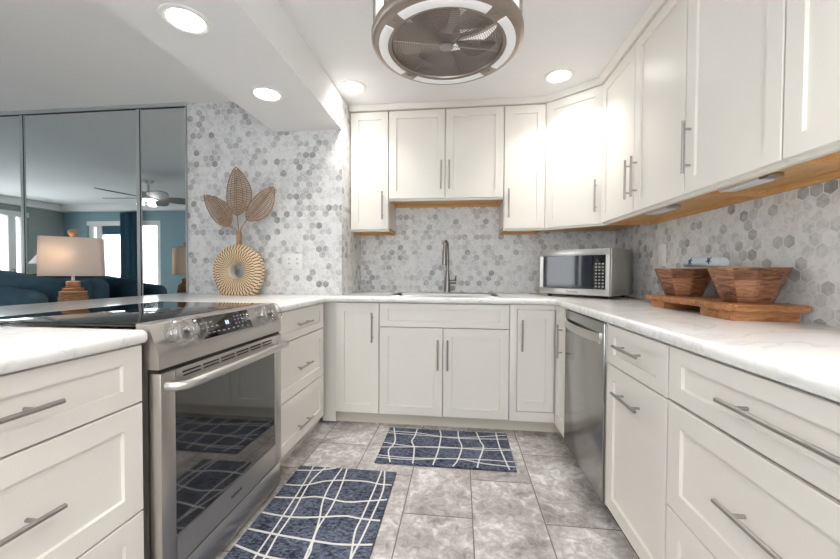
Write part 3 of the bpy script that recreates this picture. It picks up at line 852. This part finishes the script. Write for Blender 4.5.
def woven_leaf(b, tip, wd, label, lean):
    """b, tip: (x,z) of the blade's base and end"""
    t = thing('woven_leaf', label, 'dried leaf', (VX, VY, VZ+.286), 0, 'woven palm leaves in the vase')
    O = Vector((VX, VY, VZ+.286))
    B = Vector((b[0], VY+lean*.4, b[1]))-O; T = Vector((tip[0], VY+lean, tip[1]))-O
    ax = T-B; L = ax.length; ax.normalize(); sd = Vector((ax.z, 0, -ax.x)).normalized(); nn = ax.cross(sd)
    MB().tube([(0, 0, -.035), (B*.35+Vector((0, 0, .01))), B*.7, B, B+ax*L*.5, T], [.0045, .0045, .004, .004, .003, .0015], 8).build('stem', 'leaf', t)
    def half(u): return wd/2*(math.sin(PI*min(1, u)**.85))**.75*(1 if u < 1 else 0)
    def P(u, v): return B+ax*(L*u)+sd*v+nn*(.02*math.sin(PI*u)+.25*v*v/wd)
    n = 30
    rim = [P(i/n, half(i/n)) for i in range(n+1)]+[P(1-i/n, -half(1-i/n)) for i in range(1, n)]
    MB().tube(rim, .0035, 6, True).build('rim', 'leaf', t)
    m = MB()
    for i in range(1, 27):
        u = i/28
        for sg in (-1, 1):
            h = half(min(.985, u+.03))
            pa, pb = P(u-.02, 0), P(min(.985, u+.03), sg*h)
            q = (pb-pa); wv = ax*(L*.0105)
            for (o1, e) in ((0, .0022),):
                vs = [m.bm.verts.new(p) for p in (pa-wv+nn*e, pa+wv+nn*e, pb+wv*.7+nn*e, pb-wv*.7+nn*e, pa-wv-nn*e, pa+wv-nn*e, pb+wv*.7-nn*e, pb-wv*.7-nn*e)]
                for f in ((0, 1, 2, 3), (7, 6, 5, 4), (0, 4, 5, 1), (1, 5, 6, 2), (2, 6, 7, 3), (3, 7, 4, 0)): m.bm.faces.new([vs[k] for k in f])
    for fr in (.33, .66):
        for sg in (-1, 1):
            m.tube([P(i/20, sg*fr*half(i/20))+nn*.002 for i in range(1, 20)], .0022, 5)
    m.build('woven_blade', 'leaf', t, weld=False)
woven_leaf((-1.535, 1.535), (-1.545, 1.895), .20, 'tall upright middle woven palm leaf in the donut vase', .0)
woven_leaf((-1.585, 1.46), (-1.775, 1.685), .155, 'left-leaning smallest woven palm leaf in the donut vase', -.03)
woven_leaf((-1.455, 1.50), (-1.235, 1.735), .165, 'right-leaning woven palm leaf in the donut vase', -.02)

# ------------------------------------------------------------------ rugs
def rug(label, x0, x1, y0, y1, lines, thin, extra=0):
    cx, cy = (x0+x1)/2, (y0+y1)/2
    m = MB().box(x0-cx, x1-cx, y0-cy, y1-cy, 0, .011, .003)
    e = .012
    for j, (l, wv) in enumerate(lines):
        # smooth the polyline
        P = [Vector((p[0]-cx, p[1]-cy, 0)) for p in l]; Q = []
        for i in range(len(P)-1):
            a = P[max(0, i-1)]; b = P[i]; c = P[i+1]; d = P[min(len(P)-1, i+2)]
            for k in range(6):
                u = k/6
                Q.append(.5*((2*b)+(-a+c)*u+(2*a-5*b+4*c-d)*u*u+(-a+3*b-3*c+d)*u**3))
        Q.append(P[-1])
        Q = [Vector((max(x0-cx+.004, min(x1-cx-.004, q.x)), max(y0-cy+.004, min(y1-cy-.004, q.y)), 0)) for q in Q]
        prev = None
        for i, q in enumerate(Q):
            tn = (Q[min(i+1, len(Q)-1)]-Q[max(0, i-1)])
            if tn.length < 1e-6: continue
            tn.normalize(); nn = Vector((-tn.y, tn.x, 0))*wv/2
            z0, z1 = .0105, e+.00012*j
            vs = [m.bm.verts.new((q+nn).to_tuple()[:2]+(z0,)), m.bm.verts.new((q+nn*.8).to_tuple()[:2]+(z1,)), m.bm.verts.new((q-nn*.8).to_tuple()[:2]+(z1,)), m.bm.verts.new((q-nn).to_tuple()[:2]+(z0,))]
            if prev:
                for k in range(3):
                    f = m.bm.faces.new((prev[k], prev[k+1], vs[k+1], vs[k])); f.material_index = 1
            prev = vs
    o = m.build('kitchen_rug', ['rug', 'rugline'], None, 40, weld=False); o.location = (cx, cy, 0)
    return tag(o, label, 'rug', 'navy rugs on the tile floor')
A1 = [[(-.345, -.653), (-.304, -.823), (-.302, -.905), (-.317, -.985), (-.28, -1.12)], [(-.176, -.653), (-.18, -.772), (-.19, -.843), (-.162, -.936), (-.148, -1.12)],
      [(-.017, -.653), (-.004, -.751), (-.011, -.948), (-.031, -1.12)], [(.111, -.653), (.116, -.771), (.136, -.884), (.111, -1.047), (.082, -1.12)],
      [(.236, -.653), (.257, -.788), (.272, -.867), (.237, -1.032), (.222, -1.12)], [(.37, -.65), (.374, -.839), (.387, -.986), (.403, -1.12)]]
B1 = [[(-.37, -.74), (-.15, -.751), (.124, -.753), (.44, -.679)], [(-.37, -.713), (-.153, -.722), (.093, -.767), (.44, -.739)],
      [(-.37, -.88), (-.177, -.913), (.095, -.904), (.244, -.886), (.44, -.878)], [(-.37, -.945), (-.176, -.922), (.019, -.898), (.272, -.907), (.44, -.893)],
      [(-.37, -1.044), (-.187, -1.056), (.096, -1.035), (.237, -1.026), (.44, -1.028)], [(-.37, -1.07), (-.184, -1.075), (.096, -1.035), (.262, -1.069), (.44, -1.085)]]
rug('small navy rug with white wavy grid lines in front of the sink cabinet', -.373, .442, -1.122, -.652, [(l, .0095) for l in A1]+[(l, .0055) for l in B1], .007)
A2 = [[(-.706, -1.215), (-.688, -1.387), (-.675, -1.621), (-.669, -1.788), (-.666, -1.88), (-.65, -2.1)], [(-.633, -1.215), (-.66, -1.366), (-.639, -1.617), (-.638, -1.751), (-.629, -1.873), (-.64, -2.1)],
      [(-.538, -1.215), (-.546, -1.387), (-.533, -1.513), (-.503, -1.627), (-.485, -1.722), (-.472, -1.854), (-.45, -2.1)], [(-.508, -1.215), (-.488, -1.371), (-.478, -1.542), (-.486, -1.687), (-.474, -1.775), (-.465, -1.854), (-.5, -2.1)],
      [(-.31, -1.215), (-.31, -1.384), (-.316, -1.598), (-.32, -1.69), (-.297, -1.834), (-.27, -2.1)], [(-.292, -1.215), (-.265, -1.378), (-.27, -1.546), (-.283, -1.731), (-.294, -1.833), (-.31, -2.1)]]
B2 = [[(-.785, -1.264), (-.665, -1.25), (-.571, -1.215)], [(-.785, -1.4), (-.679, -1.394), (-.592, -1.349), (-.493, -1.328), (-.377, -1.323), (-.289, -1.339), (-.225, -1.338)],
      [(-.785, -1.506), (-.662, -1.498), (-.571, -1.479), (-.425, -1.5), (-.333, -1.484), (-.225, -1.459)],
      [(-.785, -1.618), (-.694, -1.63), (-.6, -1.632), (-.496, -1.617), (-.393, -1.598), (-.327, -1.606), (-.225, -1.61)],
      [(-.785, -1.725), (-.66, -1.742), (-.56, -1.753), (-.455, -1.762), (-.354, -1.766), (-.225, -1.751)],
      [(-.785, -1.817), (-.695, -1.843), (-.611, -1.862), (-.4, -1.88), (-.225, -1.87)], [(-.785, -1.97), (-.6, -1.95), (-.4, -1.99), (-.225, -1.98)]]
rug('larger navy rug with white crossing wavy lines in front of the range', -.785, -.225, -2.12, -1.212, [(l, .0085) for l in A2]+[(l, .009) for l in B2], .010)

# ------------------------------------------------------------------ caged ceiling fan light
FX, FY, FZ = .05, -1.525, 2.13
t = thing('caged_ceiling_fan', 'round caged nickel ceiling fan with lit drum ring over the kitchen aisle', 'ceiling fan', (FX, FY, FZ))
m = MB().lathe([(.243, .004), (.246, -.004), (.254, -.007), (.316, -.004), (.328, .003), (.334, .014), (.334, .034), (.328, .04), (.243, .03)], seg=96, closed_prof=True)
m.build('bottom_ring', 'dnickel', t)
for k in range(4):
    c = k*PI/2; a = math.radians(37)
    o = MB().lathe([(.262, -.0105), (.268, -.012), (.296, -.0095), (.301, -.007), (.298, .0), (.264, .0)], seg=28, a0=c-a, a1=c+a, closed_prof=True).build('light_panel', 'acrylic', t)
for k in range(4):
    a = PI/4+k*PI/2; MB().cyl((.282*math.cos(a), .282*math.sin(a), -.006), (.282*math.cos(a), .282*math.sin(a), -.011), .006, seg=10).build('screw', 'nickel', t)
MB().lathe([(.243, .0305), (.247, .0305), (.247, .13), (.243, .13)], seg=80, closed_prof=True).build('fan_shroud', 'dnickel', t)
MB().lathe([(.312, .04), (.316, .04), (.316, .225), (.312, .225)], seg=80, closed_prof=True).build('drum_shade', 'drum', t)
for k in range(12):
    q = MB().box(.3165, .327, -.012, .012, .038, .24, .001); q.xform(Matrix.Rotation(PI/12+k*PI/6, 4, 'Z')); q.build('cage_strap', 'dnickel', t)
MB().lathe([(.295, .222), (.331, .222), (.334, .23), (.331, .245), (.295, .245)], seg=80, closed_prof=True).build('top_ring', 'dnickel', t)
m = MB()
for k in range(21):
    r = .035+k*.0101
    m.tube([(r*math.cos(2*PI*i/56), r*math.sin(2*PI*i/56), .004+.0*r) for i in range(56)], .0014, 5, True)
for k in range(3):
    a = k*PI/3+.25; m.cyl((-.24*math.cos(a), -.24*math.sin(a), .006), (.24*math.cos(a), .24*math.sin(a), .006), .002, seg=6)
m.build('wire_grille', 'nickel', t, weld=False)
MB().lathe([(.0001, -.006), (.022, -.005), (.030, .0), (.030, .008), (.0001, .008)], seg=28).build('grille_badge', 'nickel', t)
for k in range(5):
    a0 = k*2*PI/5+.61; m = MB(); n = 10; rows = []
    for i in range(n+1):
        u = i/n; r = .04+.185*u; hwid = math.radians(16.5+13*math.sin(PI*min(1, u*.75+.1)))
        rows.append([[m.bm.verts.new((r*math.cos(a0+hwid*v), r*math.sin(a0+hwid*v), .05+.016*v+o)) for v in (-1, -.5, 0, .5, 1)] for o in (-.0012, .0012)])
    for i in range(n):
        for L in (0, 1):
            for k2 in range(4): m.bm.faces.new((rows[i][L][k2], rows[i][L][k2+1], rows[i+1][L][k2+1], rows[i+1][L][k2]))
        for k2 in (0, 4): m.bm.faces.new((rows[i][0][k2], rows[i+1][0][k2], rows[i+1][1][k2], rows[i][1][k2]))
    for i in (0, n):
        for k2 in range(4): m.bm.faces.new((rows[i][0][k2], rows[i][0][k2+1], rows[i][1][k2+1], rows[i][1][k2]))
    m.build('fan_blade', 'dnickel', t)
MB().lathe([(.0001, .03), (.045, .03), (.06, .045), (.06, .15), (.03, .17), (.03, .24), (.07, .29), (.07, .3099), (.0001, .3099)], seg=32).build('motor', 'dnickel', t)
m = MB()
for k in range(4):
    a = k*PI/2; m.cyl((.03*math.cos(a), .03*math.sin(a), .233), (.29*math.cos(a), .29*math.sin(a), .233), .006, seg=8)
m.build('support_arms', 'dnickel', t)

# ------------------------------------------------------------------ living room: sofa, lamps, fan, curtain, balcony
t = thing('sofa', 'dark blue fabric sofa in front of the mirrored closet doors', 'sofa', (-3.62, -1.05, 0))
def soft(x0, x1, y0, y1, z0, z1, b=.07): return MB().box(x0, x1, y0, y1, z0*1.08, z1*1.08, b, 5)
soft(-1.0, 1.0, -.45, .46, .08, .42, .04).build('base', 'sofa', t)
for x0, x1 in ((-.78, -.005), (.005, .78)):
    soft(x0, x1, -.47, .2, .40, .58).build('seat_cushion', 'sofa', t)
    m = soft(x0, x1, .12, .40, .5, 1.0, .09)
    for v in m.bm.verts: v.co.z += .035*math.sin(v.co.x*4.1+1)+.02*math.sin(v.co.x*9); v.co.y -= (1-v.co.z)*.12
    m.build('back_cushion', 'sofa', t)
soft(-1.0, 1.0, .30, .46, .3, .98, .07).build('back_frame', 'sofa', t)
for s_ in (-1, 1): soft(s_*.78, s_*1.0, -.46, .44, .1, .68, .08).build('arm', 'sofa', t)
for x in (-.92, .92):
    for y in (-.38, .38): MB().cyl((x, y, 0), (x, y, .09), .025, seg=12).build('foot', 'black', t)
p = soft(-.27, .27, -.08, .08, -.2, .2, .07); p.xform(Matrix.Rotation(-.35, 4, 'X') @ Matrix.Rotation(.12, 4, 'Y'))
p = p.build('throw_pillow', 'sofa'); p.location = (-2.98, -1.08, .80); tag(p, 'loose blue pillow leaning on the right end of the sofa back', 'pillow')

t = thing('end_table', 'small wooden end table behind the peninsula under the rattan lamp', 'side table', (-2.46, -1.05, 0))
MB().box(-.15, .24, -.25, .25, .72, .75, .006).build('table_top', 'liveedge', t)
for x in (-.12, .21):
    for y in (-.22, .22): MB().box(x-.018, x+.018, y-.018, y+.018, 0, .72, .003).build('leg', 'liveedge', t)
t = thing('table_lamp', 'rattan table lamp with white rectangular shade behind the peninsula counter', 'lamp', (-2.456, -1.03, .75), math.radians(42))
prof = [(.0001, 0), (.07, 0)]
steps = [(.078, 0, .12), (.076, .12, .20), (.071, .20, .235), (.055, .235, .255), (.038, .255, .30)]
for r, z0, z1 in steps:
    n = max(2, int((z1-z0)/.013))
    for k in range(n):
        a = z0+(z1-z0)*k/n; b = z0+(z1-z0)*(k+1)/n
        prof += [(r-.006, a+.0005), (r, (a*2+b)/3), (r, (a+b*2)/3), (r-.006, b-.0005)]
prof += [(.03, .302), (.0001, .302)]
MB().lathe(prof, seg=32).build('base', 'rattan', t, 20)
MB().cyl((0, 0, .30), (0, 0, .60), .008).build('stem', 'nickel', t)
def box_shade(hx, hy, z0, z1, tp, th_=.004):
    m = MB(); bm = m.bm
    rs = []
    for (i, z) in ((0, z0), (0, z1), (1, z1), (1, z0)):
        s_ = 1 if z == z0 else tp
        P = []
        for sx, sy, a in ((1, -1, -R90), (1, 1, 0), (-1, 1, R90), (-1, -1, PI)):
            P += arc(sx*(hx*s_-.02-i*th_), sy*(hy*s_-.02-i*th_), .02, a, a+R90, 4)
        rs.append([bm.verts.new((x, y, z)) for x, y in P])
    for A, B in zip(rs, rs[1:]+rs[:1]):
        for i in range(len(A)): bm.faces.new((A[i], A[(i+1) % len(A)], B[(i+1) % len(A)], B[i]))
    return m
box_shade(.155, .095, .335, .588, .97).build('lamp_shade', 'linen', t)
MB().lathe([(.0001, .44), (.02, .445), (.03, .47), (.02, .50), (.0001, .51)], (-.06, 0), 16).build('bulb', 'bulb', t)
MB().box(-.06, 0, -.006, .006, .432, .442).build('bulb_holder', 'nickel', t)
MB().lathe([(.0001, .59), (.01, .592), (.014, .605), (.024, .618), (.024, .636), (.012, .645), (.0001, .646)], seg=16).build('finial', 'rattan', t)

t = thing('table_lamp', 'white cone-shaded lamp with yellow base, seen in the mirror left of the rattan lamp', 'lamp', (-7.55, -3.9, .62))
MB().lathe([(.0001, 0), (.1, 0), (.14, .1), (.12, .3), (.05, .5), (.03, .62), (.0001, .62)], seg=28).build('base', 'yellow', t)
MB().lathe([(.33, .62), (.07, 1.0), (.065, 1.0), (.325, .62)], seg=40, closed_prof=True).build('lamp_shade', 'linen', t)
t = thing('end_table', 'side table in the far living-room corner under the yellow lamp', 'side table', (-7.55, -3.9, 0))
MB().box(-.25, .25, -.25, .25, .585, .62, .005).build('table_top', 'white', t)
for x in (-.21, .21):
    for y in (-.21, .21): MB().box(x-.02, x+.02, y-.02, y+.02, 0, .585).build('leg', 'white', t)

m = MB()
n = 40; A = []
for i in range(n+1):
    x = -6.62+.44*i/n; A.append((x, FRONT+.07+.022*math.sin(i*1.15)))
P = A+[(x, y+.006) for x, y in A[::-1]]
o = m.prism(P, .02, 2.28).build('curtain', 'curtain'); tag(o, 'dark teal curtain hanging at the far balcony window, seen in the mirror', 'curtain')
t = thing('ceiling_fan', 'living-room ceiling fan with broad grey blades, seen in the mirrored doors', 'ceiling fan', (-4.42, -2.7, CEIL))
MB().lathe([(.0001, 0), (.07, 0), (.06, -.04), (.015, -.06), (.015, -.16), (.10, -.18), (.12, -.22), (.12, -.28), (.06, -.30), (.0001, -.3)], seg=28).build('motor', 'white', t)
for k in range(5):
    a = 2*PI*k/5+3.05
    m = MB(); Q = []
    for i in range(13): u = i/12; Q.append((.14+.52*u, .02+.10*math.sin(PI*min(1, u*.9+.08))))
    for i in range(12, -1, -1): u = i/12; Q.append((.14+.52*u, -.02-.10*math.sin(PI*min(1, u*.9+.08))))
    m.prism(Q, -.004, .004); m.xform(Matrix.Translation((0, 0, -.258)) @ Matrix.Rotation(a, 4, 'Z') @ Matrix.Rotation(.22, 4, 'X')); m.build('fan_blade', 'fanleaf', t)
for k in range(3):
    a = 2*PI*k/3+.4; q = MB().lathe([(.02, 0), (.03, -.03), (.05, -.07), (.0001, -.075)], seg=16)
    q.xform(Matrix.Translation((.09*math.cos(a), .09*math.sin(a), -.29))); q.build('lamp_cup', 'fanbulb', t)

def railing(label, p0, p1):
    t = thing('balcony_railing', label, 'railing', p0)
    d = Vector(p1)-Vector(p0)
    m = MB()
    for z in (.08, 1.02): m.cyl((0, 0, z), (d.x, d.y, z), .022, seg=8)
    m.build('rails', 'white', t)
    n = int(d.length/.11); m = MB()
    for i in range(n+1): q = d*(i/n); m.cyl((q.x, q.y, 0 if i % 10 == 0 else .08), (q.x, q.y, 1.02), .010, seg=6)
    m.build('balusters', 'white', t)
struct(MB().box(LEFT-1.6, -4.6, FRONT-1.6, FRONT-.2, -.12, -.02).build('balcony_floor', 'concrete'))
railing('white balcony railing outside the far window, seen in the mirror', (LEFT-1.4, FRONT-1.5, -.02), (-4.7, FRONT-1.5, -.02))
